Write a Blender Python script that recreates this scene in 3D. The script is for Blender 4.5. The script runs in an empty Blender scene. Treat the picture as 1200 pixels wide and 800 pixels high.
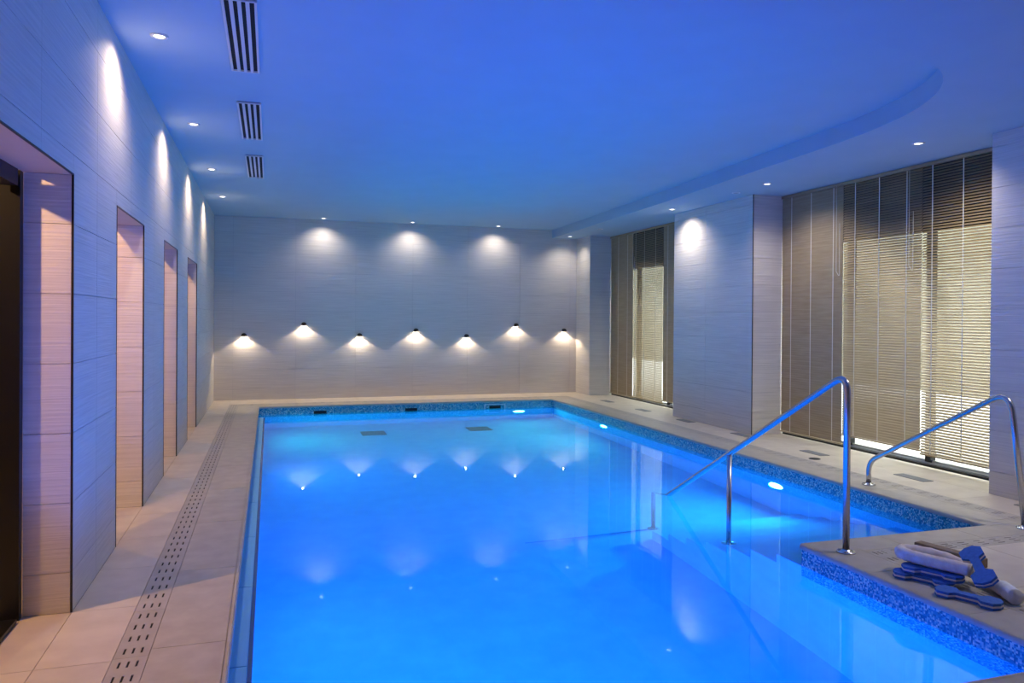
import bpy, bmesh, math, random
from mathutils import Vector, Matrix
random.seed(7)
PI = math.pi
SC = bpy.context.scene
COL = SC.collection

# ------------------------------------------------------------------ camera
cam_d = bpy.data.cameras.new('camera')
cam = bpy.data.objects.new('camera', cam_d)
COL.objects.link(cam)
SC.camera = cam
YAW, PITCH, ROLL = 0.307304, -0.0053, -0.006764
fw = Vector((math.sin(YAW) * math.cos(PITCH), math.cos(YAW) * math.cos(PITCH), math.sin(PITCH)))
rt = Vector((math.cos(YAW), -math.sin(YAW), 0))
dn = fw.cross(rt)
r2 = rt * math.cos(ROLL) + dn * math.sin(ROLL)
d2 = -rt * math.sin(ROLL) + dn * math.cos(ROLL)
rot = Matrix((r2, -d2, -fw)).transposed()
cam.matrix_world = Matrix.Translation((0, 0, 1.4)) @ rot.to_4x4()
cam_d.sensor_width = 36
cam_d.lens = 894.1 / 1200 * 36
cam_d.shift_y = -22.1 / 1200
cam_d.clip_start = 0.05

# ------------------------------------------------------------------ world, exposure
W = bpy.data.worlds.new('sky')
SC.world = W
W.use_nodes = True
bgn = W.node_tree.nodes['Background']
bgn.inputs[0].default_value = (0.95, 0.97, 1.0, 1)
bgn.inputs[1].default_value = 11.5
vs = SC.view_settings
vs.view_transform = 'Standard'
vs.look = 'None'
vs.exposure = 0.0
vs.gamma = 1.0
vs.use_curve_mapping = False
SC.cycles.use_denoising = True
SC.cycles.max_bounces = 10
SC.cycles.diffuse_bounces = 5
SC.cycles.glossy_bounces = 5
SC.cycles.transmission_bounces = 8
SC.cycles.sample_clamp_indirect = 6.0

# light powers (one place to tune)
P_LEFT = 47      # left row of ceiling downlights
P_BACK = 20      # back row
P_RIGHT = 50     # right row
P_WALL = 14     # little lamps on the back wall
P_HALL = 28      # lamps of the hallway behind the left openings
WARM = (1.0, 0.80, 0.60)
WARM2 = (1.0, 0.57, 0.25)
DEEP = (0.008, 0.17, 1.0)
CYAN = (0.008, 0.52, 0.46)

# ------------------------------------------------------------------ helpers
def tag(o, label=None, cat=None, group=None, kind=None):
    if label: o['label'] = label
    if cat: o['category'] = cat
    if group: o['group'] = group
    if kind: o['kind'] = kind
    return o

def empty(name, loc=(0, 0, 0), rz=0, **kw):
    o = bpy.data.objects.new(name, None)
    COL.objects.link(o)
    o.location = loc
    o.rotation_euler = (0, 0, rz)
    o.empty_display_size = 0.1
    return tag(o, **kw)

def link(name, me, parent=None, loc=(0, 0, 0), rot=None):
    o = bpy.data.objects.new(name, me)
    COL.objects.link(o)
    o.parent = parent
    o.location = loc
    if rot: o.rotation_euler = rot
    return o

def mesh(name, verts, faces, mat, smooth=False):
    me = bpy.data.meshes.new(name)
    me.from_pydata([tuple(v) for v in verts], [], faces)
    me.update()
    if mat: me.materials.append(mat)
    if smooth:
        for p in me.polygons: p.use_smooth = True
    return me

_box = {}
def boxmesh(sx, sy, sz, mat, name='block'):
    key = (round(sx, 4), round(sy, 4), round(sz, 4), mat.name)
    if key not in _box:
        a, b, c = sx / 2, sy / 2, sz / 2
        v = [(x, y, z) for z in (-c, c) for y in (-b, b) for x in (-a, a)]
        f = [(0, 2, 3, 1), (4, 5, 7, 6), (0, 1, 5, 4), (2, 6, 7, 3), (0, 4, 6, 2), (1, 3, 7, 5)]
        _box[key] = mesh(name, v, f, mat)
    return _box[key]

def box(name, x0, x1, y0, y1, z0, z1, mat, parent=None):
    """axis aligned box in the parent's space (parents here sit unrotated; offsets handled by caller)"""
    return link(name, boxmesh(x1 - x0, y1 - y0, z1 - z0, mat, name), parent, ((x0 + x1) / 2, (y0 + y1) / 2, (z0 + z1) / 2))

def bevel_mesh(me, w, seg=2):
    bm = bmesh.new(); bm.from_mesh(me)
    bmesh.ops.bevel(bm, geom=bm.edges[:], offset=w, segments=seg, affect='EDGES', profile=0.5)
    bm.to_mesh(me); bm.free(); me.update()
    return me

def prism(name, pts, z0, z1, mat):
    n = len(pts)
    v = [(x, y, z0) for x, y in pts] + [(x, y, z1) for x, y in pts]
    f = [tuple(range(n))[::-1], tuple(range(n, 2 * n))] + [(i, (i + 1) % n, n + (i + 1) % n, n + i) for i in range(n)]
    me = mesh(name, v, f, mat)
    bm = bmesh.new(); bm.from_mesh(me); bmesh.ops.recalc_face_normals(bm, faces=bm.faces[:]); bm.to_mesh(me); bm.free()
    return me

def lathe(name, prof, mat, n=24, smooth=True, caps=True):
    v, f = [], []
    for r, z in prof:
        for i in range(n):
            a = 2 * PI * i / n
            v.append((r * math.cos(a), r * math.sin(a), z))
    for k in range(len(prof) - 1):
        for i in range(n):
            j = (i + 1) % n
            f.append((k * n + i, k * n + j, (k + 1) * n + j, (k + 1) * n + i))
    if caps:
        f.append(tuple(range(n))[::-1])
        f.append(tuple(range((len(prof) - 1) * n, len(prof) * n)))
    me = mesh(name, v, f, mat, smooth)
    bm = bmesh.new(); bm.from_mesh(me); bmesh.ops.recalc_face_normals(bm, faces=bm.faces[:]); bm.to_mesh(me); bm.free()
    return me

def fillet(pts, r, seg=8):
    """round the inner corners of a polyline"""
    P = [Vector(p) for p in pts]
    out = [P[0]]
    for i in range(1, len(P) - 1):
        rr = r[i] if isinstance(r, dict) and i in r else (r if not isinstance(r, dict) else 0)
        a, b, c = P[i - 1], P[i], P[i + 1]
        if not rr:
            out.append(b); continue
        u, w = (a - b).normalized(), (c - b).normalized()
        ang = u.angle(w)
        t = min(rr / math.tan(ang / 2), 0.49 * min((a - b).length, (c - b).length))
        p0, p1 = b + u * t, b + w * t
        for k in range(seg + 1):
            s = k / seg
            out.append((1 - s) ** 2 * p0 + 2 * s * (1 - s) * b + s * s * p1)
    out.append(P[-1])
    return out

def tube(name, pts, rad, mat, n=14, radf=None):
    P = [Vector(p) for p in pts]
    v, f = [], []
    prev = None
    for i, p in enumerate(P):
        t = (P[min(i + 1, len(P) - 1)] - P[max(i - 1, 0)]).normalized()
        if prev is None:
            up = Vector((1, 0, 0)) if abs(t.x) < 0.9 else Vector((0, 1, 0))
            a = t.cross(up).normalized()
        else:
            a = (prev - t * prev.dot(t)).normalized()
        b = t.cross(a)
        prev = a
        for k in range(n):
            th = 2 * PI * k / n
            rr = rad if radf is None else radf(i, k, th)
            v.append(p + (a * math.cos(th) + b * math.sin(th)) * rr)
    for i in range(len(P) - 1):
        for k in range(n):
            j = (k + 1) % n
            f.append((i * n + k, i * n + j, (i + 1) * n + j, (i + 1) * n + k))
    f.append(tuple(range(n))[::-1])
    f.append(tuple(range((len(P) - 1) * n, len(P) * n)))
    return mesh(name, v, f, mat, True)

# ------------------------------------------------------------------ materials
def mat(name, col, rough=0.5, metal=0.0, spec=0.5):
    m = bpy.data.materials.new(name)
    m.use_nodes = True
    b = m.node_tree.nodes['Principled BSDF']
    b.inputs['Base Color'].default_value = (*col, 1)
    b.inputs['Roughness'].default_value = rough
    b.inputs['Metallic'].default_value = metal
    b.inputs['Specular IOR Level'].default_value = spec
    return m

def nodes(m):
    return m.node_tree.nodes, m.node_tree.links, m.node_tree.nodes['Principled BSDF']

def noise_on(m, scale3, detail=4, c0=None, c1=None, bump=0.0, dist=0.002, rand=0.0, lo=0.3, hi=0.7):
    N, L, B = nodes(m)
    g = N.new('ShaderNodeNewGeometry')
    mp = N.new('ShaderNodeMapping'); mp.inputs['Scale'].default_value = scale3
    L.new(g.outputs['Position'], mp.inputs['Vector'])
    nz = N.new('ShaderNodeTexNoise'); nz.inputs['Scale'].default_value = 1.0; nz.inputs['Detail'].default_value = detail
    L.new(mp.outputs[0], nz.inputs['Vector'])
    if c0:
        r = N.new('ShaderNodeValToRGB')
        r.color_ramp.elements[0].position = lo; r.color_ramp.elements[1].position = hi
        r.color_ramp.elements[0].color = (*c0, 1); r.color_ramp.elements[1].color = (*c1, 1)
        L.new(nz.outputs[0], r.inputs[0])
        out = r.outputs[0]
        if rand:
            oi = N.new('ShaderNodeObjectInfo')
            mr = N.new('ShaderNodeMapRange'); mr.inputs['To Min'].default_value = 1 - rand; mr.inputs['To Max'].default_value = 1 + rand
            L.new(oi.outputs['Random'], mr.inputs['Value'])
            mx = N.new('ShaderNodeVectorMath'); mx.operation = 'SCALE'
            L.new(out, mx.inputs[0]); L.new(mr.outputs[0], mx.inputs['Scale'])
            out = mx.outputs[0]
        L.new(out, B.inputs['Base Color'])
    if bump:
        bp = N.new('ShaderNodeBump'); bp.inputs['Strength'].default_value = bump; bp.inputs['Distance'].default_value = dist
        L.new(nz.outputs[0], bp.inputs['Height']); L.new(bp.outputs[0], B.inputs['Normal'])
    return m

M_TILE = noise_on(mat('ridged stone tile', (0.6, 0.56, 0.52), 0.45), (2.2, 2.2, 95), 3, (0.62, 0.575, 0.51), (0.74, 0.69, 0.62), 0.6, 0.005, 0.02)
M_GROUT = mat('grey grout', (0.50, 0.47, 0.45), 0.9)
M_FGROUT = mat('floor grout', (0.33, 0.29, 0.25), 0.9)
M_FLOOR = noise_on(mat('beige floor tile', (0.6, 0.5, 0.4), 0.42), (6, 6, 6), 5, (0.60, 0.51, 0.40), (0.70, 0.61, 0.49), 0.08, 0.002, 0.03)
M_COPE = noise_on(mat('taupe coping stone', (0.5, 0.45, 0.4), 0.5), (9, 9, 9), 5, (0.45, 0.39, 0.31), (0.54, 0.48, 0.39), 0.1, 0.002, 0.03)
M_DRAIN = noise_on(mat('slotted drain stone', (0.5, 0.45, 0.4), 0.5), (9, 9, 9), 5, (0.42, 0.37, 0.31), (0.50, 0.44, 0.38), 0.1, 0.002, 0.03)
M_BLACK = mat('black void', (0.012, 0.012, 0.014), 0.8)
M_PLASTER = noise_on(mat('pool light tinted ceiling plaster', (0.80, 0.80, 0.80), 0.85, spec=0.2), (3, 3, 3), 3, (0.40, 0.53, 0.61), (0.42, 0.55, 0.63))  # white plaster coloured grey-blue to hold the pool's blue light
M_WHITE = mat('white painted metal', (0.78, 0.78, 0.78), 0.45)
M_DARKMETAL = mat('dark bronze metal', (0.03, 0.026, 0.024), 0.4, 0.6)
M_TRIM = mat('dark edge trim', (0.05, 0.045, 0.045), 0.4, 0.5)
M_FRAME = mat('black aluminium frame', (0.012, 0.012, 0.014), 0.35, 0.3)
M_ALU = mat('silver aluminium track', (0.55, 0.57, 0.58), 0.35, 0.8)
M_STEEL = noise_on(mat('brushed stainless steel', (0.62, 0.62, 0.63), 0.24, 1.0), (30, 30, 300), 2, (0.56, 0.56, 0.57), (0.66, 0.66, 0.67))
M_HALL = noise_on(mat('warm hallway plaster', (0.7, 0.6, 0.48), 0.8), (2, 2, 2), 3, (0.62, 0.52, 0.42), (0.68, 0.58, 0.47))
M_HEAD = mat('dark brown window head panel', (0.06, 0.045, 0.032), 0.6)
M_SLAT = noise_on(mat('champagne blind slat', (0.5, 0.40, 0.25), 0.42, 0.2), (3, 3, 40), 2, (0.40, 0.30, 0.165), (0.47, 0.365, 0.215))
M_CORD_LEAK = mat('cream cord and light leak', (0.85, 0.80, 0.62), 0.7)  # pull cords, and daylight leaking along the ladder cords
M_POOL = noise_on(mat('pale blue pool lining', (0.45, 0.78, 0.95), 0.5), (5, 5, 5), 4, (0.34, 0.62, 0.88), (0.42, 0.70, 0.92))
M_LEDGE = noise_on(mat('pale ledge tile', (0.62, 0.85, 0.97), 0.35), (5, 5, 5), 4, (0.20, 0.64, 0.96), (0.25, 0.68, 0.98))
M_NOSE = mat('dark blue ledge nosing', (0.05, 0.13, 0.32), 0.25)
M_TERR = noise_on(mat('pale terrace paving', (0.75, 0.74, 0.70), 0.8), (2, 2, 2), 4, (0.70, 0.69, 0.65), (0.80, 0.79, 0.76))
M_GRATE = mat('grey floor grille', (0.36, 0.36, 0.35), 0.5, 0.3)
M_PAN = mat('grey grille pan', (0.13, 0.13, 0.13), 0.7)
M_FOAMB = noise_on(mat('blue foam', (0.03, 0.14, 0.50), 0.7), (60, 60, 60), 3, (0.028, 0.125, 0.46), (0.04, 0.17, 0.56), 0.15, 0.002)
M_FOAMW = mat('white foam', (0.80, 0.74, 0.72), 0.8)
M_NOODLE = noise_on(mat('cream foam noodle', (0.78, 0.68, 0.60), 0.85), (26, 26, 26), 4, (0.78, 0.65, 0.55), (0.94, 0.84, 0.75), 0.5, 0.006)
M_WHITEFOAM = noise_on(mat('white foam tip', (0.85, 0.84, 0.80), 0.8), (40, 40, 40), 3, (0.78, 0.77, 0.73), (0.88, 0.87, 0.84), 0.3, 0.003)
M_BROWN = noise_on(mat('brown foam bar', (0.26, 0.19, 0.13), 0.85), (40, 40, 40), 4, (0.22, 0.16, 0.11), (0.31, 0.23, 0.17), 0.2, 0.002)

def emit(name, col, s):
    m = bpy.data.materials.new(name); m.use_nodes = True
    N, L = m.node_tree.nodes, m.node_tree.links
    N.remove(N['Principled BSDF'])
    e = N.new('ShaderNodeEmission'); e.inputs[0].default_value = (*col, 1); e.inputs[1].default_value = s
    L.new(e.outputs[0], N['Material Output'].inputs[0])
    return m
M_LENS = emit('warm lamp lens', (1.0, 0.93, 0.84), 6)
M_BULB = emit('warm lamp bulb', (1.0, 0.85, 0.65), 90)
M_HBULB = emit('hallway lamp lens', (1.0, 0.7, 0.4), 5)
M_PLENS = emit('underwater lamp lens', (0.85, 0.95, 1.0), 12)

# mosaic
M_MOS = mat('blue glass mosaic', (0.1, 0.3, 0.5), 0.22)
N, L, B = nodes(M_MOS)
g = N.new('ShaderNodeNewGeometry')
sc = N.new('ShaderNodeVectorMath'); sc.operation = 'SCALE'; sc.inputs['Scale'].default_value = 105.0
off = N.new('ShaderNodeVectorMath'); off.operation = 'ADD'; off.inputs[1].default_value = (0.31, 0.37, 0.23)
fl = N.new('ShaderNodeVectorMath'); fl.operation = 'FLOOR'
fr = N.new('ShaderNodeVectorMath'); fr.operation = 'FRACTION'
wn = N.new('ShaderNodeTexWhiteNoise'); wn.noise_dimensions = '3D'
cr = N.new('ShaderNodeValToRGB'); cr.color_ramp.interpolation = 'CONSTANT'
els = [(0.0, (0.02, 0.17, 0.28)), (0.25, (0.05, 0.30, 0.42)), (0.5, (0.14, 0.46, 0.53)), (0.72, (0.32, 0.60, 0.60)), (0.86, (0.60, 0.74, 0.66))]
cr.color_ramp.elements[0].color = (*els[0][1], 1)
cr.color_ramp.elements[1].position = els[1][0]; cr.color_ramp.elements[1].color = (*els[1][1], 1)
for p, c in els[2:]:
    e = cr.color_ramp.elements.new(p); e.color = (*c, 1)
L.new(g.outputs['Position'], sc.inputs[0]); L.new(sc.outputs[0], off.inputs[0]); L.new(off.outputs[0], fl.inputs[0])
L.new(fl.outputs[0], wn.inputs['Vector']); L.new(wn.outputs['Value'], cr.inputs[0]); L.new(cr.outputs[0], B.inputs['Base Color'])

# water
M_WATER = bpy.data.materials.new('clear pool water'); M_WATER.use_nodes = True
N, L = M_WATER.node_tree.nodes, M_WATER.node_tree.links
N.remove(N['Principled BSDF'])
gl = N.new('ShaderNodeBsdfRefraction'); gl.inputs['IOR'].default_value = 1.333; gl.inputs['Roughness'].default_value = 0.0
gl.inputs['Color'].default_value = (0.30, 0.88, 1.0, 1)
gr = N.new('ShaderNodeBsdfGlossy'); gr.inputs['Roughness'].default_value = 0.03; gr.inputs['Color'].default_value = (0.58, 0.78, 0.96, 1)
fz = N.new('ShaderNodeFresnel'); fz.inputs[0].default_value = 1.333
mx = N.new('ShaderNodeMixShader')
g = N.new('ShaderNodeNewGeometry')
mp = N.new('ShaderNodeMapping'); mp.inputs['Scale'].default_value = (5.0, 2.2, 1)
nz = N.new('ShaderNodeTexNoise'); nz.inputs['Scale'].default_value = 1.0; nz.inputs['Detail'].default_value = 3
bp = N.new('ShaderNodeBump'); bp.inputs['Strength'].default_value = 0.05; bp.inputs['Distance'].default_value = 0.006
L.new(g.outputs['Position'], mp.inputs[0]); L.new(mp.outputs[0], nz.inputs['Vector']); L.new(nz.outputs[0], bp.inputs['Height'])
for q in (gl, gr, fz): L.new(bp.outputs[0], q.inputs['Normal'])
L.new(fz.outputs[0], mx.inputs[0]); L.new(gl.outputs[0], mx.inputs[1]); L.new(gr.outputs[0], mx.inputs[2])
L.new(mx.outputs[0], N['Material Output'].inputs[0])

# window glass: thin clear pane
M_GLASS = bpy.data.materials.new('thin window glass'); M_GLASS.use_nodes = True
N, L = M_GLASS.node_tree.nodes, M_GLASS.node_tree.links
N.remove(N['Principled BSDF'])
tr = N.new('ShaderNodeBsdfTransparent'); tr.inputs[0].default_value = (0.93, 0.97, 0.95, 1)
gs = N.new('ShaderNodeBsdfGlossy'); gs.inputs['Roughness'].default_value = 0.01
mx = N.new('ShaderNodeMixShader')
mx.inputs[0].default_value = 0.06
L.new(tr.outputs[0], mx.inputs[1]); L.new(gs.outputs[0], mx.inputs[2])
L.new(mx.outputs[0], N['Material Output'].inputs[0])

# ------------------------------------------------------------------ dimensions (metres)
XL = -0.885            # left wall face
YB = 13.58             # back wall face
XR = 5.60              # column faces on the right
XG = 6.12              # window plane
YN = -2.6              # wall behind the camera
ZC, ZS = 3.08, 2.93    # main ceiling, lower soffit
PX0, PX1, PY0, PY1 = -0.17, 4.73, 2.27, 12.50
PLX, PLY = 3.19, 4.00  # platform corner
ZW, ZF = -0.135, -1.42
OPEN = [(2.05, 4.05), (5.125, 6.165), (7.29, 8.29), (9.30, 10.42)]
ZO = 2.062
TT = 0.008             # tile thickness
J = 0.0014             # half joint

# ------------------------------------------------------------------ tiling
def cuts(a, b, pitch, off):
    """grid lines within [a, b]"""
    k0 = math.ceil((a - off) / pitch - 1e-6)
    out = [a]
    k = k0
    while off + k * pitch < b - 1e-4:
        if off + k * pitch > a + 0.02: out.append(off + k * pitch)
        k += 1
    out.append(b)
    if len(out) > 2 and out[-1] - out[-2] < 0.02: out.pop(-2)
    return out

def subtract(r, hole):
    x0, x1, y0, y1 = r
    a0, a1, b0, b1 = hole
    if a1 <= x0 or a0 >= x1 or b1 <= y0 or b0 >= y1: return [r]
    out = []
    if a0 > x0: out.append((x0, a0, y0, y1))
    if a1 < x1: out.append((a1, x1, y0, y1))
    xx0, xx1 = max(x0, a0), min(x1, a1)
    if b0 > y0: out.append((xx0, xx1, y0, b0))
    if b1 < y1: out.append((xx0, xx1, b1, y1))
    return out

def lay(parent, axis, level, sign, u0, u1, v0, v1, pu, ou, pv, ov, m, name='tile', thick=TT, holes=(), jn=J):
    """tiles on the plane axis=level; their face is at level, the body lies behind (opposite to sign)"""
    us, vs_ = cuts(u0, u1, pu, ou), cuts(v0, v1, pv, ov)
    lo, hi = (level - thick, level) if sign > 0 else (level, level + thick)
    for i in range(len(us) - 1):
        for k in range(len(vs_) - 1):
            rs = [(us[i], us[i + 1], vs_[k], vs_[k + 1])]
            for h in holes:
                rs = [q for r in rs for q in subtract(r, h)]
            for a, b, c, d in rs:
                if b - a < 0.012 or d - c < 0.012: continue
                a, b, c, d = a + jn, b - jn, c + jn, d - jn
                if axis == 0: box(name, lo, hi, a, b, c, d, m, parent)
                elif axis == 1: box(name, a, b, lo, hi, c, d, m, parent)
                else: box(name, a, b, c, d, lo, hi, m, parent)

TZ = dict(pv=0.328, ov=0.19)    # courses of the wall tiling

# ------------------------------------------------------------------ structure: left wall
wl = empty('wall_left', kind='structure')
ys = [YN] + [e for o in OPEN for e in o] + [YB]
for i in range(0, len(ys), 2):
    box('pier_core', XL - 0.205, XL - TT, ys[i] + (TT if i else 0), ys[i + 1] - (TT if i + 2 < len(ys) else 0), 0, ZO + 0.01, M_GROUT, wl)
box('lintel_core', XL - 0.205, XL - TT, YN, YB, ZO + 0.01, ZC, M_GROUT, wl)
lay(wl, 0, XL, +1, YN, YB, 0, ZC, 1.05, 3.525, m=M_TILE, holes=[(a - 0.004, b + 0.004, -1, ZO + 0.004) for a, b in OPEN], **TZ)
for a, b in OPEN:
    lay(wl, 1, b, -1, XL - 0.205, XL - 0.006, 0, ZO, 5, 50.5, m=M_TILE, name='reveal_tile', **TZ)
    lay(wl, 1, a, +1, XL - 0.205, XL - 0.006, 0, ZO, 5, 50.5, m=M_TILE, name='reveal_tile', **TZ)
    box('reveal_head', XL - 0.205, XL - 0.006, a, b, ZO, ZO + 0.01, M_HALL, wl)
    for yy, s in ((a, -1), (b, 1)):
        box('edge_trim', XL - 0.006, XL + 0.003, min(yy, yy + s * 0.006), max(yy, yy + s * 0.006), 0, ZO + 0.006, M_TRIM, wl)
    box('edge_trim', XL - 0.006, XL + 0.003, a, b, ZO, ZO + 0.006, M_TRIM, wl)
# back wall
wb = empty('wall_back', kind='structure')
box('wall_core', -3.2, 6.4, YB + TT, YB + 0.2, -0.2, ZC, M_GROUT, wb)
lay(wb, 1, YB, -1, XL, 6.2, 0, ZC, 1.01, -0.59, m=M_TILE, **TZ)
# wall behind the camera
wf = tag(box('wall_front', -3.2, 6.4, YN - 0.2, YN, -0.2, ZC, M_HALL), kind='structure')
# right wall: three tiled piers, and the wall above and between the windows
wr = empty('wall_right', kind='structure')
PIERS = [(YN, 4.75), (7.97, 9.87), (12.93, YB)]
for k, (a, b) in enumerate(PIERS):
    a2, b2 = (a, a + TT)[k > 0], (b - TT, b)[k == 2]
    box('pier_core', XR + TT, 6.35, a2, b2, 0, ZS, M_GROUT, wr)
    lay(wr, 0, XR, -1, a, b, 0, ZS, 1.05, (4.75, 7.97, 12.93)[k], m=M_TILE, name='pier_tile', **TZ)
    if k > 0: lay(wr, 1, a, -1, XR + TT, XG, 0, ZS, 5, 53.5, m=M_TILE, name='pier_tile', **TZ)
    if k < 2: lay(wr, 1, b, +1, XR + TT, XG, 0, ZS, 5, 53.5, m=M_TILE, name='pier_tile', **TZ)
box('corner_trim', XR - 0.003, XR + 0.006, 7.966, 7.974, 0, ZS, M_TRIM, wr)
BAYS = [(9.87, 12.93), (4.75, 7.97)]
for a, b in BAYS:
    box('window_head', XG - 0.02, XG + 0.2, a, b, 2.34, ZS, M_HEAD, wr)

# ------------------------------------------------------------------ ceiling and soffit
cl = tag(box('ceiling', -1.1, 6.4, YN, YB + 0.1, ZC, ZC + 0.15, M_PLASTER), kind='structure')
EDGE = [(5.10, YB), (5.05, 12.3), (5.0, 11.2), (4.93, 9.6), (4.85, 8.2), (4.75, 6.9), (4.69, 5.9), (4.65, 5.3), (4.58, 4.85), (4.47, 4.45), (4.32, 4.12), (4.12, 3.84), (3.88, 3.64), (3.6, 3.51), (3.28, 3.43), (2.9, 3.39), (2.4, 3.38)]
def smooth_poly(P, it=2):
    for _ in range(it):
        Q = [P[0]]
        for i in range(len(P) - 1):
            (a, b), (c, d) = P[i], P[i + 1]
            Q += [(a * .75 + c * .25, b * .75 + d * .25), (a * .25 + c * .75, b * .25 + d * .75)]
        P = Q + [P[-1]]
    return P
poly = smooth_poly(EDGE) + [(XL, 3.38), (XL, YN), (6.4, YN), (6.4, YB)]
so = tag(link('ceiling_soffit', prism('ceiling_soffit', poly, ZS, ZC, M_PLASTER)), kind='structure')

# ------------------------------------------------------------------ hallway behind the left openings
tag(box('wall_hallway', -3.4, -3.2, YN, YB, -0.1, 2.6, M_HALL), kind='structure')
tag(box('floor_hallway', -3.2, XL - 0.205, YN, YB, -0.1, 0.0, M_FLOOR), kind='structure')
tag(box('ceiling_hallway', -3.2, XL - 0.205, YN, YB, 2.5, 2.6, M_HALL), kind='structure')

# ------------------------------------------------------------------ floor
fl_ = empty('floor', kind='structure')
ZG = -0.006
for n_, x0, x1, y0, y1 in (('left', XL - 0.205, PX0, YN, YB), ('back', PX0, PX1, PY1, YB), ('right', PX1, 6.4, PLY, YB), ('platform', PLX, 6.4, YN, PLY), ('near', PX0, PLX, YN, PY0)):
    box('screed', x0, x1, y0, y1, -0.2, ZG, M_FGROUT, fl_)
FT = 0.006
PFY = dict(pv=0.622, ov=3.43)
lay(fl_, 2, 0, +1, XL, -0.605, YN, YB, 5, 50, m=M_FLOOR, thick=FT, **PFY)
for a, b in OPEN:
    lay(fl_, 2, 0, +1, XL - 0.205, XL, a, b, 5, 50, m=M_FLOOR, thick=FT, **PFY)
lay(fl_, 2, 0, +1, -0.605, 5.165, 12.935, YB, 1.01, 0.42, 5, 50, M_FLOOR, thick=FT)
lay(fl_, 2, 0, +1, 5.165, XR, 3.64, YB, 5, 50, m=M_FLOOR, thick=FT, **PFY)
for a, b in BAYS:
    lay(fl_, 2, 0, +1, XR, XG, a, b, 5, 50, m=M_FLOOR, thick=FT, **PFY)
lay(fl_, 2, 0, +1, 3.59, XR, YN, 3.64, 0.66, 3.59, 0.62, 3.64, M_FLOOR, thick=FT)
lay(fl_, 2, 0, +1, -0.605, 3.59, YN, 1.865, 0.62, 3.59, 0.62, 1.865, M_FLOOR, thick=FT)
# coping slabs, 3 cm thick, overhanging the pool walls by 15 mm (the screed stops at the pool line)
def cope(x0, x1, y0, y1, pu, ou, pv, ov):
    lay(fl_, 2, 0, +1, x0, x1, y0, y1, pu, ou, pv, ov, M_COPE, name='coping_slab', thick=FT)
cope(-0.47, PX0, 2.0, 12.80, 5, 50, 1.03, 3.51)
cope(PX0, PX1, PY1, 12.80, 1.03, 0.42, 5, 50)
cope(PX1, 5.03, PLY, 12.80, 5, 50, 1.03, 4.1)
cope(3.455, 5.03, 3.775, PLY, 0.62, 3.79, 5, 50)
cope(PLX, 3.455, 2.0, PLY, 5, 50, 0.62, 3.43)
cope(-0.47, 3.455, 2.0, PY0, 1.03, 0.42, 5, 50)
# nosing: the rounded front edge of the coping, overhanging the water
def nosing(p0, p1):
    """bar with rounded nose from p0 to p1; overhang is to the right of the direction of travel"""
    p0, p1 = Vector((*p0, 0)), Vector((*p1, 0))
    d = (p1 - p0); ln = d.length; d.normalize()
    prof = [(-0.004, 0.0), (0.012, 0.0), (0.018, -0.004), (0.021, -0.012), (0.021, -0.022), (0.017, -0.03), (-0.004, -0.03)]
    v, f = [], []
    for s in (0, ln):
        for o_, z in prof: v.append((s, -o_, z))
    n = len(prof)
    for i in range(n): f.append((i, (i + 1) % n, n + (i + 1) % n, n + i))
    f += [tuple(range(n)), tuple(range(n, 2 * n))[::-1]]
    me = mesh('coping_nosing', v, f, M_COPE)
    bm = bmesh.new(); bm.from_mesh(me); bmesh.ops.recalc_face_normals(bm, faces=bm.faces[:]); bm.to_mesh(me); bm.free()
    link('coping_nosing', me, fl_, p0, (0, 0, math.atan2(d.y, d.x)))
nosing((PX0, PY1), (PX1, PY1))
nosing((PX1, PY1), (PX1, PLY))
nosing((PX1, PLY), (PLX, PLY))
nosing((PLX, PLY), (PLX, PY0))
nosing((PLX, PY0), (PX0, PY0))
nosing((PX0, PY0), (PX0, PY1))

# slotted drain stones round the pool: real slots over a black sheet for their shade
def drain_mesh(length=0.524, width=0.135, n=4):
    """a stone with n rows of three slots through it"""
    sl, sw = 0.056, 0.009
    ys_ = [0.0]
    p = length / n
    for k in range(n):
        c = p * (k + 0.5); ys_ += [c - sl / 2, c + sl / 2]
    ys_.append(length)
    xs_ = [0.0]
    for c in (0.034, 0.0675, 0.101): xs_ += [c - sw / 2, c + sw / 2]
    xs_.append(width)
    xs_[0] += 0.001; xs_[-1] -= 0.001; ys_[0] += 0.001; ys_[-1] -= 0.001
    bm = bmesh.new()
    vt = {}
    def V(i, k):
        if (i, k) not in vt: vt[(i, k)] = bm.verts.new((xs_[i], ys_[k], 0))
        return vt[(i, k)]
    for i in range(len(xs_) - 1):
        for k in range(len(ys_) - 1):
            if i % 2 == 1 and k % 2 == 1: continue
            bm.faces.new((V(i, k), V(i + 1, k), V(i + 1, k + 1), V(i, k + 1)))
    r = bmesh.ops.extrude_face_region(bm, geom=bm.faces[:])
    bmesh.ops.translate(bm, vec=(0, 0, -0.012), verts=[e for e in r['geom'] if isinstance(e, bmesh.types.BMVert)])
    bmesh.ops.recalc_face_normals(bm, faces=bm.faces[:])
    me = bpy.data.meshes.new('drain_stone'); bm.to_mesh(me); bm.free()
    me.materials.append(M_DRAIN)
    return me
DM = drain_mesh()
def drain(x, y, length, along, label):
    """along 'y': runs from (x, y) towards +y with width +x; along 'x': towards +x with width -y... turned by -90 degrees"""
    d = empty('floor_drain', (x, y, 0), 0 if along == 'y' else -PI / 2, label=label, cat='drain', group='slotted drains around the pool')
    n = int(round(length / 0.524))
    s = length / (n * 0.524)
    for k in range(n):
        o = link('drain_stone', DM, d, (0, k * 0.524 * s, 0.0))
        o.scale = (1, s, 1)
    link('channel_shade', boxmesh(0.133, length, 0.002, M_BLACK, 'channel_shade'), d, (0.0675, length / 2, -0.0045))  # black sheet painted for the shade below the slots
    return d
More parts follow.
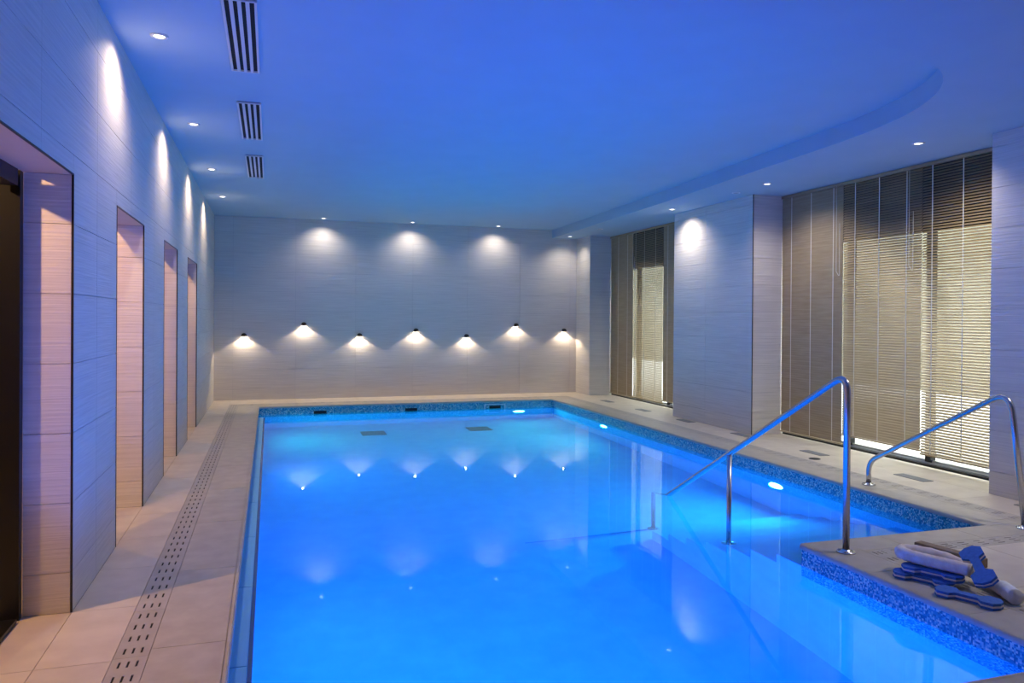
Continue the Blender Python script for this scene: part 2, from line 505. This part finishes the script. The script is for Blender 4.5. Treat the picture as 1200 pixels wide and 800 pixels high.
drain(-0.605, 1.865, 11.07, 'y', 'long slotted stone drain beside the left wall pillars')
drain(-0.47, 12.935, 5.50, 'x', 'short slotted stone drain below the back wall lamps')
drain(5.03, 3.775, 9.16, 'y', 'long slotted stone drain in front of the window blinds')
drain(3.59, 3.775, 1.575, 'x', 'slotted drain across the back of the raised deck corner')
drain(3.455, 1.865, 1.91, 'y', 'slotted drain running under the blue foam dumbbells')

# ------------------------------------------------------------------ pool
pool = empty('swimming_pool', (0, 0, 0), label='sunken rectangular swimming pool with corner steps and blue mosaic band', cat='pool')
box('basin_floor', PX0 - 0.2, PX1 + 0.2, PY0 - 0.2, PY1 + 0.2, ZF - 0.15, ZF, M_POOL, pool)
ZT = -0.2
for x0, x1, y0, y1 in ((PX0 - 0.15, PX0, PY0, PY1), (PX1, PX1 + 0.15, PLY, PY1), (PX0, PX1, PY1, PY1 + 0.15), (PX0, PLX, PY0 - 0.15, PY0), (PLX, PLX + 0.15, PY0, PLY), (PLX + 0.15, PX1, PLY - 0.15, PLY)):
    box('basin_wall', x0, x1, y0, y1, ZF, -0.2, M_POOL, pool)
MB = 0.005
ZM = -0.33
def band(x0, x1, y0, y1):
    box('mosaic_band', x0, x1, y0, y1, ZM, -0.030, M_MOS, pool)
band(PX0, PX0 + MB, PY0, PY1)
band(PX1 - MB, PX1, PLY, PY1)
band(PX0 + MB, PX1 - MB, PY1 - MB, PY1)
band(PX0 + MB, PLX - MB, PY0, PY0 + MB)
band(PLX - MB, PLX, PY0, PLY)
band(PLX, PX1 - MB, PLY, PLY + MB)
for k in range(7):
    y1 = 4.255 + 0.285 * k
    y0 = PLY if k == 0 else y1 - 0.285
    box('step', PLX, PX1, y0, y1, ZF, -0.151 - 0.175 * k, M_POOL, pool)
box('floor_joint', 2.1, PLX + 0.1, 6.19, 6.21, ZF, ZF + 0.002, mat('blue floor joint', (0.16, 0.40, 0.70), 0.5), pool)
# pale ledge along the left side
yj = [PY0, 3.51, 4.54, 5.57, 6.6, 7.63, 8.66, 9.69, 10.72, 11.75, 12.15]
for i in range(len(yj) - 1):
    box('ledge_tile', PX0 + MB, PX0 + 0.082, yj[i] + 0.004, yj[i + 1] - 0.004, -0.19, -0.122, M_LEDGE, pool)
box('ledge_nosing', PX0 + 0.084, PX0 + 0.104, PY0, 12.15, -0.19, -0.128, M_NOSE, pool)
# water surface
nx, ny = 24, 48
wv = [(PX0 + (PX1 - PX0) * i / nx, PY0 + (PY1 - PY0) * k / ny, 0) for k in range(ny + 1) for i in range(nx + 1)]
wfac = [(k * (nx + 1) + i, k * (nx + 1) + i + 1, (k + 1) * (nx + 1) + i + 1, (k + 1) * (nx + 1) + i) for k in range(ny) for i in range(nx)]
wo = tag(link('pool_water', mesh('pool_water', wv, wfac, M_WATER, True), None, (0, 0, ZW)), 'still clear blue water filling the swimming pool', 'water', kind='stuff')

# underwater lamps
LENS = lathe('lens', [(0.001, 0.012), (0.07, 0.011), (0.105, 0.004), (0.108, 0.0)], M_PLENS, 28)
RING = lathe('bezel', [(0.106, 0.0), (0.108, 0.008), (0.122, 0.010), (0.135, 0.004), (0.137, 0.0)], M_WHITE, 28, caps=False)
def pool_lamp(loc, n, power, col, label, spread=170):
    q = Vector(n).to_track_quat('Z', 'Y').to_euler()
    t = empty('pool_lamp', loc, label=label, cat='lamp', group='round underwater lamps')
    t.rotation_euler = q
    link('bezel', RING, t); link('lens', LENS, t)
    ld = bpy.data.lights.new('pool_light', 'AREA'); ld.shape = 'DISK'; ld.size = 0.16; ld.energy = power; ld.color = col
    ld.spread = math.radians(spread)
    lo = bpy.data.objects.new('pool_light', ld); COL.objects.link(lo)
    lo.parent = t; lo.location = (0, 0, 0.03); lo.rotation_euler = (PI, 0, 0)
pool_lamp((PX1, 6.32, -0.50), (-1, 0, 0), 58, (0.008, 0.36, 0.9), 'underwater lamp in the side wall beside the pool steps')
pool_lamp((PX1, 10.35, -0.46), (-1, 0, 0), 36, CYAN, 'underwater lamp in the window side wall opposite the far blinds')
pool_lamp((4.10, PY1, -0.60), (0, -1, 0), 18, CYAN, 'underwater lamp in the far end wall near the corner')
pool_lamp((PX0, 11.2, -0.55), (1, 0, 0), 30, CYAN, 'farthest unseen underwater lamp, added in the left pool wall')  # this lamp and the next two are unseen, added to light the water
pool_lamp((PX0, 5.0, -0.55), (1, 0, 0), 12, DEEP, 'nearest unseen underwater lamp, added in the left pool wall')
pool_lamp((PX0, 9.0, -0.55), (1, 0, 0), 26, (0.008, 0.25, 1.0), 'middle unseen underwater lamp, added in the left pool wall')
pool_lamp((0.4, PY0, -0.55), (0, 1, 0), 76, DEEP, 'unseen underwater lamp added in the near end wall, left of the pair')  # near pair is out of view, added for more blue on the ceiling
pool_lamp((1.5, PY0, -0.55), (0, 1, 0), 76, DEEP, 'unseen underwater lamp added in the near end wall, right of the pair')

# inlets in the far wall, at the waterline
def inlet(x, framed, label):
    t = empty('skimmer_inlet', (x, PY1 - MB, -0.115), label=label, cat='inlet', group='inlets in the far pool wall')
    link('slot', boxmesh(0.20, 0.004, 0.055, M_BLACK, 'slot'), t, (0, -0.002, 0))  # flat black plate in place of an opening
    w, h = (0.36, 0.10) if framed else (0.235, 0.085)
    fm = M_WHITE if framed else M_MOS
    for sx in (-1, 1): link('frame_bar', boxmesh(0.012, 0.006, h, fm, 'frame_bar'), t, (sx * w / 2, -0.003, 0))
    for sz in (-1, 1): link('frame_bar', boxmesh(w, 0.006, 0.010, fm, 'frame_bar'), t, (0, -0.003, sz * h / 2))
inlet(0.77, False, 'leftmost dark inlet slot in the far pool wall')
inlet(2.23, False, 'middle dark inlet slot in the far pool wall')
inlet(3.67, True, 'white framed inlet slot in the far pool wall')
# drain grilles on the pool floor
for x, lab in ((1.50, 'left dark grille on the pool floor at the far end'), (3.15, 'right dark grille on the pool floor at the far end')):
    t = empty('pool_floor_grille', (x, 11.62, ZF), label=lab, cat='grille', group='grilles on the pool floor')
    link('base', boxmesh(0.36, 0.36, 0.012, M_BLACK, 'base'), t, (0, 0, 0.006))
    for k in range(6): link('bar', boxmesh(0.36, 0.03, 0.012, M_GRATE, 'bar'), t, (0, -0.15 + 0.06 * k, 0.018))

# ------------------------------------------------------------------ windows, door
win_x = XG
def window(num, a, b, stiles, label):
    t = empty('window_%d' % num, kind='structure')
    box('bottom_track', win_x - 0.07, win_x + 0.10, a, b, 0, 0.022, M_FRAME, t)
    box('track_rail', win_x - 0.03, win_x - 0.015, a, b, 0.022, 0.034, M_ALU, t)
    box('top_rail', win_x, win_x + 0.06, a, b, 2.28, 2.34, M_FRAME, t)
    s = [a] + stiles + [b]
    for i in range(len(s) - 1):
        box('bottom_rail', win_x + 0.01, win_x + 0.05, s[i], s[i + 1], 0.022, 0.05, M_ALU, t)
        box('pane', win_x + 0.026, win_x + 0.034, s[i] + 0.03, s[i + 1] - 0.03, 0.05, 2.28, M_GLASS, t)
    for y in stiles:
        box('stile', win_x - 0.005, win_x + 0.055, y - 0.035, y + 0.035, 0.022, 2.28, M_FRAME, t)
    for y, sg in ((a, 1), (b, -1)):
        box('stile', win_x - 0.005, win_x + 0.055, min(y, y + sg * 0.03), max(y, y + sg * 0.03), 0.022, 2.28, M_FRAME, t)
window(1, 9.87, 12.93, [10.93, 12.02], '')
window(2, 4.75, 7.97, [5.85, 6.92], '')
M_SKY_SCREEN = noise_on(mat('dark sky screen', (0.2, 0.21, 0.1), 0.9), (4, 4, 4), 6, (0.07, 0.066, 0.045), (0.14, 0.13, 0.095), 0.4, 0.03)
tag(box('wall_sky_screen', 13.0, 13.4, -15, 40, -0.05, 9.5, M_SKY_SCREEN), kind='structure')  # unseen wall, added and raised to block the sky behind the blinds
tag(box('terrace', 6.4, 26, -15, 30, -0.25, -0.05, M_TERR), kind='structure')

dr = empty('door_1', kind='structure')
DX0, DX1 = XL - 0.292, XL - 0.205
a, b = OPEN[0]
box('frame_post', DX0, DX1, b - 0.045, b, 0, ZO, M_FRAME, dr)
box('frame_post', DX0, DX1, a, a + 0.075, 0, ZO, M_FRAME, dr)
box('frame_head', DX0, DX1, a + 0.075, b - 0.075, ZO - 0.075, ZO, M_FRAME, dr)
box('threshold', DX0, DX1, a + 0.075, b - 0.075, 0, 0.02, M_FRAME, dr)
box('seal', DX0 - 0.012, DX0, b - 0.03, b - 0.012, 0.0, ZO, M_HALL, dr)

# ------------------------------------------------------------------ blinds
def slat_mesh(width, ln):
    w, th = width / 2, 0.0005
    prof = [(-w, 0), (-w / 2, 0.0013), (0, 0.0018), (w / 2, 0.0013), (w, 0)]
    P = prof + [(x, z - 2 * th) for x, z in reversed(prof)]
    n = len(P)
    v = [(x, -ln / 2, z) for x, z in P] + [(x, ln / 2, z) for x, z in P]
    f = [(i, i + n, (i + 1) % n + n, (i + 1) % n) for i in range(n)] + [tuple(range(n)), tuple(range(n, 2 * n))[::-1]]
    return mesh('slat', v, f, M_SLAT)
def blind(y0, y1, x, zb, tilt, light_strips, label, cord=None, pitch=0.0265):
    ln = y1 - y0
    t = empty('venetian_blind', (x, (y0 + y1) / 2, zb), label=label, cat='blind', group='venetian blinds over the windows')
    top = ZS - zb
    link('head_rail', boxmesh(0.04, ln, 0.032, M_SLAT, 'head_rail'), t, (0, 0, top - 0.024))
    link('bottom_rail', boxmesh(0.028, ln, 0.014, M_SLAT, 'bottom_rail'), t, (0, 0, 0.007))
    sm = slat_mesh(0.0285, ln - 0.004)
    z = 0.03
    while z < top - 0.05:
        link('slat', sm, t, (0, 0, z), (0, math.radians(-tilt), 0))
        z += pitch
    off = 0.0155 * math.cos(math.radians(tilt)) + 0.001
    for y in light_strips:
        link('cord_light_strip', boxmesh(0.001, 0.011, top - 0.04, M_CORD_LEAK, 'cord_light_strip'), t, (-off - 0.0005, y - (y0 + y1) / 2, top / 2))  # ladder cords drawn pale for the daylight leaking through their holes
    if cord is not None:
        yy = cord - (y0 + y1) / 2
        pts = fillet([(-0.03, yy, top - 0.04), (-0.03, yy, top - 0.98), (-0.03, yy - 0.05, top - 1.05), (-0.03, yy - 0.05, top - 0.45)], 0.02, 5)
        link('pull_cord', tube('pull_cord', pts, 0.003, M_CORD_LEAK, 6), t)
    return t
BX = 6.02
blind(6.916, 7.966, BX, 0.035, 82, [7.79, 7.44, 7.07], 'closed venetian blind beside the wide pier, behind the tall handrail', 6.99)
blind(5.848, 6.912, BX, 0.14, 56, [6.73, 6.39, 6.03], 'half open venetian blind, middle one of the near window', 5.98)
blind(4.754, 5.844, BX, 0.11, 42, [5.72, 5.38], 'open venetian blind with dark band at its top, near window')
blind(12.012, 12.926, BX, 0.035, 82, [12.9, 12.6, 12.23], 'closed venetian blind in the far window by the back wall corner')
blind(10.952, 12.008, BX, 0.05, 48, [11.9, 11.58, 11.19], 'half open venetian blind glowing in the far window', 11.97)
blind(9.874, 10.948, BX, 0.09, 80, [10.80, 10.3], 'closed venetian blind in the far window next to the wide pier')

# ------------------------------------------------------------------ ceiling fittings
D_RING = lathe('trim_ring', [(0.032, -0.004), (0.036, -0.008), (0.048, -0.008), (0.052, -0.002), (0.052, 0.0)], M_WHITE, 24, caps=False)
D_LENS = lathe('lens', [(0.001, -0.006), (0.028, -0.006), (0.033, -0.003), (0.033, 0.0)], M_LENS, 20)
D_DARK = lathe('grille', [(0.001, -0.006), (0.04, -0.006), (0.047, -0.002), (0.047, 0.0)], M_GRATE, 20)
def spot(parent, loc, target, power, col, angle, blend, size=0.025):
    ld = bpy.data.lights.new('lamp_light', 'SPOT'); ld.energy = power; ld.color = col
    ld.spot_size = math.radians(angle); ld.spot_blend = blend; ld.shadow_soft_size = size
    o = bpy.data.objects.new('lamp_light', ld); COL.objects.link(o)
    o.parent = parent; o.location = loc
    o.rotation_euler = (Vector(target) - Vector(loc)).to_track_quat('-Z', 'Y').to_euler()
    return o
def downlight(x, y, z, power, label, aim=(0, 0), angle=135, blend=1.0, col=(1.0, 0.90, 0.80)):
    t = empty('ceiling_downlight', (x, y, z), label=label, cat='downlight', group='recessed ceiling downlights')
    link('trim_ring', D_RING, t); link('lens', D_LENS, t)
    spot(t, (0, 0, -0.03), (aim[0], aim[1], -1), power, col, angle, blend)
lab = ['behind the near left opening', 'nearest in view above the left wall', 'second in view above the left wall', 'third in view above the left wall', 'farthest above the left wall']
for i, y in enumerate((2.85, 5.01, 7.20, 9.33, 11.4)):
    downlight(-0.64, y, ZC, P_LEFT, 'lit recessed downlight ' + lab[i], (-0.2, 0), col=WARM)
for i, x in enumerate((0.86, 2.38, 3.95)):
    downlight(x, 13.30, ZC, P_BACK, 'lit downlight above the back wall, ' + ('left', 'middle', 'right')[i] + ' of the three on the main ceiling', (0, 0.12))
downlight(5.29, 13.15, ZS, P_BACK, 'lit downlight on the lower soffit in the far right corner', (0, 0.12))
for i, y in enumerate((3.1, 5.20, 7.29, 9.41)):
    downlight(5.30, y, ZS, P_RIGHT * (2.3, 1, 1, 1)[i], 'lit soffit downlight ' + ('out of view, boosted to brighten the raised deck', 'in front of the open blind', 'beside the near edge of the wide pier', 'at the far edge of the wide pier')[i], ((-0.55, 0.15, 0.15, 0.15)[i], 0))  # the deck lamp is out of view, boosted and turned to brighten the deck
for i, y in enumerate((7.93, 11.89)):
    t = empty('ceiling_speaker', (5.33, y, ZS), label='small dark round ceiling fitting ' + ('near the wide pier', 'in front of the far window')[i], cat='speaker', group='dark round fittings on the soffit')
    link('trim_ring', D_RING, t); link('grille', D_DARK, t)

def vent(y0, y1, label):
    t = empty('ceiling_vent', (-0.165, (y0 + y1) / 2, ZC), label=label, cat='vent', group='linear slot vents on the ceiling')
    ln = y1 - y0
    link('duct_shade', boxmesh(0.165, ln, 0.004, M_BLACK, 'duct_shade'), t, (0, 0, -0.002))  # shade of the recess painted as a flat black panel
    for k in range(5):
        link('bar', boxmesh(0.014 if k in (0, 4) else 0.020, ln, 0.012, M_WHITE, 'bar'), t, (-0.084 + 0.042 * k, 0, -0.008))
    for s in (-1, 1): link('end_bar', boxmesh(0.18, 0.014, 0.012, M_WHITE, 'end_bar'), t, (0, s * (ln / 2 - 0.007), -0.0081))
vent(4.28, 5.52, 'nearest black slotted vent on the blue ceiling')
vent(6.32, 7.60, 'middle black slotted vent on the blue ceiling')
vent(8.38, 9.68, 'farthest black slotted vent on the blue ceiling')

# ------------------------------------------------------------------ wall lamps on the back wall
def dome_mesh():
    prof = [(0.046, -0.012), (0.047, 0.0), (0.044, 0.014), (0.036, 0.027), (0.022, 0.036), (0.004, 0.040)]
    return lathe('shade', prof, M_DARKMETAL, 20, caps=False)
W_SHADE = dome_mesh()
W_BULB = lathe('bulb', [(0.001, -0.012), (0.014, -0.010), (0.020, 0.0), (0.014, 0.012), (0.001, 0.016)], M_BULB, 14)
W_ARM = lathe('wall_plate', [(0.03, 0.0), (0.03, 0.010), (0.012, 0.014), (0.012, 0.03)], M_DARKMETAL, 16)
WL = [(-0.412, 1.075), (0.556, 1.262), (1.497, 1.075), (2.494, 1.162), (3.426, 1.06), (4.377, 1.260), (5.336, 1.165)]
wn_ = ['first little wall lamp, nearest the left corner', 'second little wall lamp from the left, set high', 'third little wall lamp from the left, set low', 'middle one of the seven little wall lamps', 'fifth little wall lamp from the left, set low', 'sixth little wall lamp from the left, set high', 'last little wall lamp, nearest the right corner']
for (x, z), lb in zip(WL, wn_):
    t = empty('wall_lamp', (x, YB, z), label=lb, cat='wall lamp', group='seven little lamps on the back wall')
    link('shade', W_SHADE, t, (0, -0.052, 0.012)); link('bulb', W_BULB, t, (0, -0.052, 0.012))
    link('wall_plate', W_ARM, t, (0, 0, 0.022), (PI / 2, 0, 0))
    spot(t, (0, -0.046, -0.008), (0, -0.03, -1), P_WALL, (1.0, 0.80, 0.58), 128, 0.25, 0.012)

# hallway lamps behind the left openings
H_RING = lathe('trim_ring', [(0.05, -0.004), (0.055, -0.010), (0.075, -0.010), (0.08, 0.0)], M_WHITE, 24, caps=False)
H_LENS = lathe('lens', [(0.001, -0.007), (0.045, -0.007), (0.052, -0.003), (0.052, 0.0)], M_HBULB, 20)
for i, (x, y, p) in enumerate(((-1.95, 3.49, 5.2), (-1.32, 5.645, 1), (-1.36, 7.79, 1), (-1.32, 9.86, 1))):
    t = empty('hallway_lamp', (x, y, 2.5), label='warm hallway ceiling lamp behind the ' + ('first', 'second', 'third', 'fourth')[i] + ' left wall opening', cat='lamp', group='warm lamps of the hallway')
    link('trim_ring', H_RING, t); link('lens', H_LENS, t)
    spot(t, (0, 0, -0.1), (0.25, 0, -1), P_HALL * p, WARM2, 165, 0.3, 0.03)

# ------------------------------------------------------------------ handrails
FLANGE = lathe('flange', [(0.055, 0.0), (0.055, 0.006), (0.048, 0.010), (0.026, 0.012), (0.024, 0.02)], M_STEEL, 24)
BOLT = lathe('bolt', [(0.008, 0.0), (0.008, 0.006), (0.005, 0.008)], M_STEEL, 8)
def flange(t, x, y, z):
    f = link('flange', FLANGE, t, (x, y, z))
    for k in range(4):
        a = PI / 4 + k * PI / 2
        link('bolt', BOLT, f, (0.040 * math.cos(a), 0.040 * math.sin(a), 0.009))
t = empty('pool_handrail', (3.33, 3.78, 0), label='tall stainless handrail sloping down over the pool steps into the water', cat='handrail', group='stainless handrails')
SL = -0.565
pts = [(0, 0, 0), (0, 0, 1.085), (0, 0.05 + 1.19, 1.085 + SL * 1.24), (0, 2.43, 1.085 + SL * 2.43), (0, 2.43, ZF)]
link('rail', tube('rail', fillet(pts, {1: 0.075, 3: 0.03}, 10), 0.0205, M_STEEL, 18), t)
link('post', tube('post', [(0, 1.235, -0.676), (0, 1.235, 1.085 + SL * 1.235)], 0.0185, M_STEEL, 16), t)
flange(t, 0, 0, 0); flange(t, 0, 1.235, -0.676); flange(t, 0, 2.43, ZF)
t = empty('pool_handrail', (4.89, 5.29, 0), label='low stainless handrail curving up from the coping before the blinds', cat='handrail', group='stainless handrails')
pts = [(0, 0, 0), (0, 0, 0.20), (0, -1.30, 0.925), (0, -1.42, 0)]
link('rail', tube('rail', fillet(pts, {1: 0.16, 2: 0.11}, 12), 0.0205, M_STEEL, 18), t)
flange(t, 0, 0, 0); flange(t, 0, -1.42, 0)

# ------------------------------------------------------------------ floor grilles before the windows
for y, lb in ((4.23, 'floor grille at the foot of the near right pier'), (5.415, 'floor grille before the open blind'), (6.715, 'floor grille beside the small round floor lid'), (8.01, 'floor grille at the near corner of the wide pier'), (9.33, 'floor grille at the far end of the wide pier'), (10.6, 'floor grille before the glowing far blind'), (11.91, 'farthest floor grille, near the back corner')):
    t = empty('floor_grille', (5.495, y, 0), label=lb, cat='grille', group='floor grilles along the windows')
    link('pan', boxmesh(0.115, 0.335, 0.002, M_PAN, 'pan'), t, (0, 0, 0.001))
    for k in range(7): link('bar', boxmesh(0.009, 0.335, 0.003, M_GRATE, 'bar'), t, (-0.051 + 0.017 * k, 0, 0.0035))
t = empty('access_hatch', (5.27, 6.435, 0), label='small round dark lid in the pale deck near the handrail', cat='hatch')
link('rim', lathe('rim', [(0.058, 0.0), (0.058, 0.003), (0.052, 0.004), (0.050, 0.0)], M_DARKMETAL, 24, caps=False), t)
link('cover', lathe('cover', [(0.001, 0.003), (0.048, 0.003), (0.050, 0.0)], M_BLACK, 24), t)

# ------------------------------------------------------------------ foam dumbbells, noodle and bar on the raised deck
HALF = [(-0.150, -0.020), (-0.150, 0.020), (-0.126, 0.056), (-0.074, 0.056), (-0.050, 0.024), (0.050, 0.024), (0.074, 0.056), (0.126, 0.056), (0.150, 0.020), (0.150, -0.020), (0.126, -0.056), (0.074, -0.056), (0.050, -0.024), (-0.050, -0.024), (-0.074, -0.056), (-0.126, -0.056)]
def foam(name, z0, z1, m):
    me = prism(name, HALF, z0, z1, m)
    return me
F_BOT = foam('lower_foam', 0.0, 0.012, M_FOAMB); F_MID = foam('middle_foam', 0.012, 0.021, M_FOAMW); F_TOP = foam('upper_foam', 0.021, 0.034, M_FOAMB)
def dumbbell(loc, rot, label, s=1.0):
    t = empty('foam_dumbbell', loc, label=label, cat='dumbbell', group='blue foam swim dumbbells')
    t.rotation_euler = rot; t.scale = (s, s, s)
    link('lower_foam', F_BOT, t); link('middle_foam', F_MID, t); link('upper_foam', F_TOP, t)
dumbbell((3.345, 2.945, 0.0), (0, 0, math.radians(-67)), 'blue and white foam dumbbell lying flat at the front of the pile')
dumbbell((3.36, 3.235, 0.0), (0, 0, math.radians(-64)), 'blue and white foam dumbbell lying flat at the left, lowest of its stack')
dumbbell((3.40, 3.215, 0.0345), (0, 0, math.radians(-62)), 'foam dumbbell stacked under the cream noodle')
u_ = (Vector((3.495, 2.977, 0.075)) - Vector((3.59, 3.13, 0.135))).normalized()
n_ = Vector((-0.5, 0.05, 0.86)); n_ = (n_ - u_ * n_.dot(u_)).normalized()
v_ = n_.cross(u_)
dumbbell(Vector((3.542, 3.053, 0.108)), Matrix((u_, v_, n_)).transposed().to_euler(), 'blue foam dumbbell leaning tilted on the noodle ends')
t = empty('pool_noodle', (3.42, 3.40, 0.07), label='cream foam pool noodle folded double on the dumbbells', cat='noodle')
def P(x, y, z): return (x - 3.42, y - 3.40, z - 0.07)
path = [P(3.55, 2.90, 0.036), P(3.60, 3.01, 0.036), P(3.615, 3.14, 0.05), P(3.57, 3.27, 0.09), P(3.48, 3.385, 0.106), P(3.42, 3.43, 0.106), P(3.375, 3.395, 0.106), P(3.39, 3.30, 0.104), P(3.44, 3.18, 0.104), P(3.49, 3.06, 0.104)]
def catmull(P_, n=7):
    V_ = [Vector(p) for p in P_]
    V_ = [V_[0] * 2 - V_[1]] + V_ + [V_[-1] * 2 - V_[-2]]
    out = []
    for i in range(1, len(V_) - 2):
        a, b, c, d = V_[i - 1:i + 3]
        for k in range(n):
            s = k / n
            out.append(0.5 * ((2 * b) + (c - a) * s + (2 * a - 5 * b + 4 * c - d) * s * s + (3 * b - a - 3 * c + d) * s ** 3))
    out.append(V_[-2])
    return out
rn = random.Random(3)
link('foam_tube', tube('foam_tube', catmull(path), 0.034, M_NOODLE, 16, lambda i, k, th: 0.034 * (1 + 0.05 * math.sin(i * 1.7 + k) + rn.uniform(-0.02, 0.02))), t)
link('white_end', tube('white_end', catmull([P(3.58, 2.95, 0.040), P(3.555, 2.90, 0.040), P(3.52, 2.83, 0.040)], 6), 0.039, M_WHITEFOAM, 16), t)
t = empty('foam_bar', (3.83, 3.50, 0.0), rz=math.radians(-78), label='brown foam bar lying on the deck behind the noodle', cat='bar')
bm_ = boxmesh(0.40, 0.07, 0.055, M_BROWN, 'bar_body')
link('bar_body', bevel_mesh(bm_, 0.006), t, (0, 0, 0.0275))

# light leaving the pool through the water's surface
for o in bpy.data.objects:
    if o.type == 'MESH' and (o.name.split('.')[0] in ('ceiling', 'ceiling_soffit', 'tile', 'pier_tile', 'reveal_tile')):
        o.cycles.is_caustics_receiver = True
    if o.type == 'LIGHT' and o.name.startswith('pool_light'):
        o.data.cycles.is_caustics_light = True
wo.cycles.is_caustics_caster = True
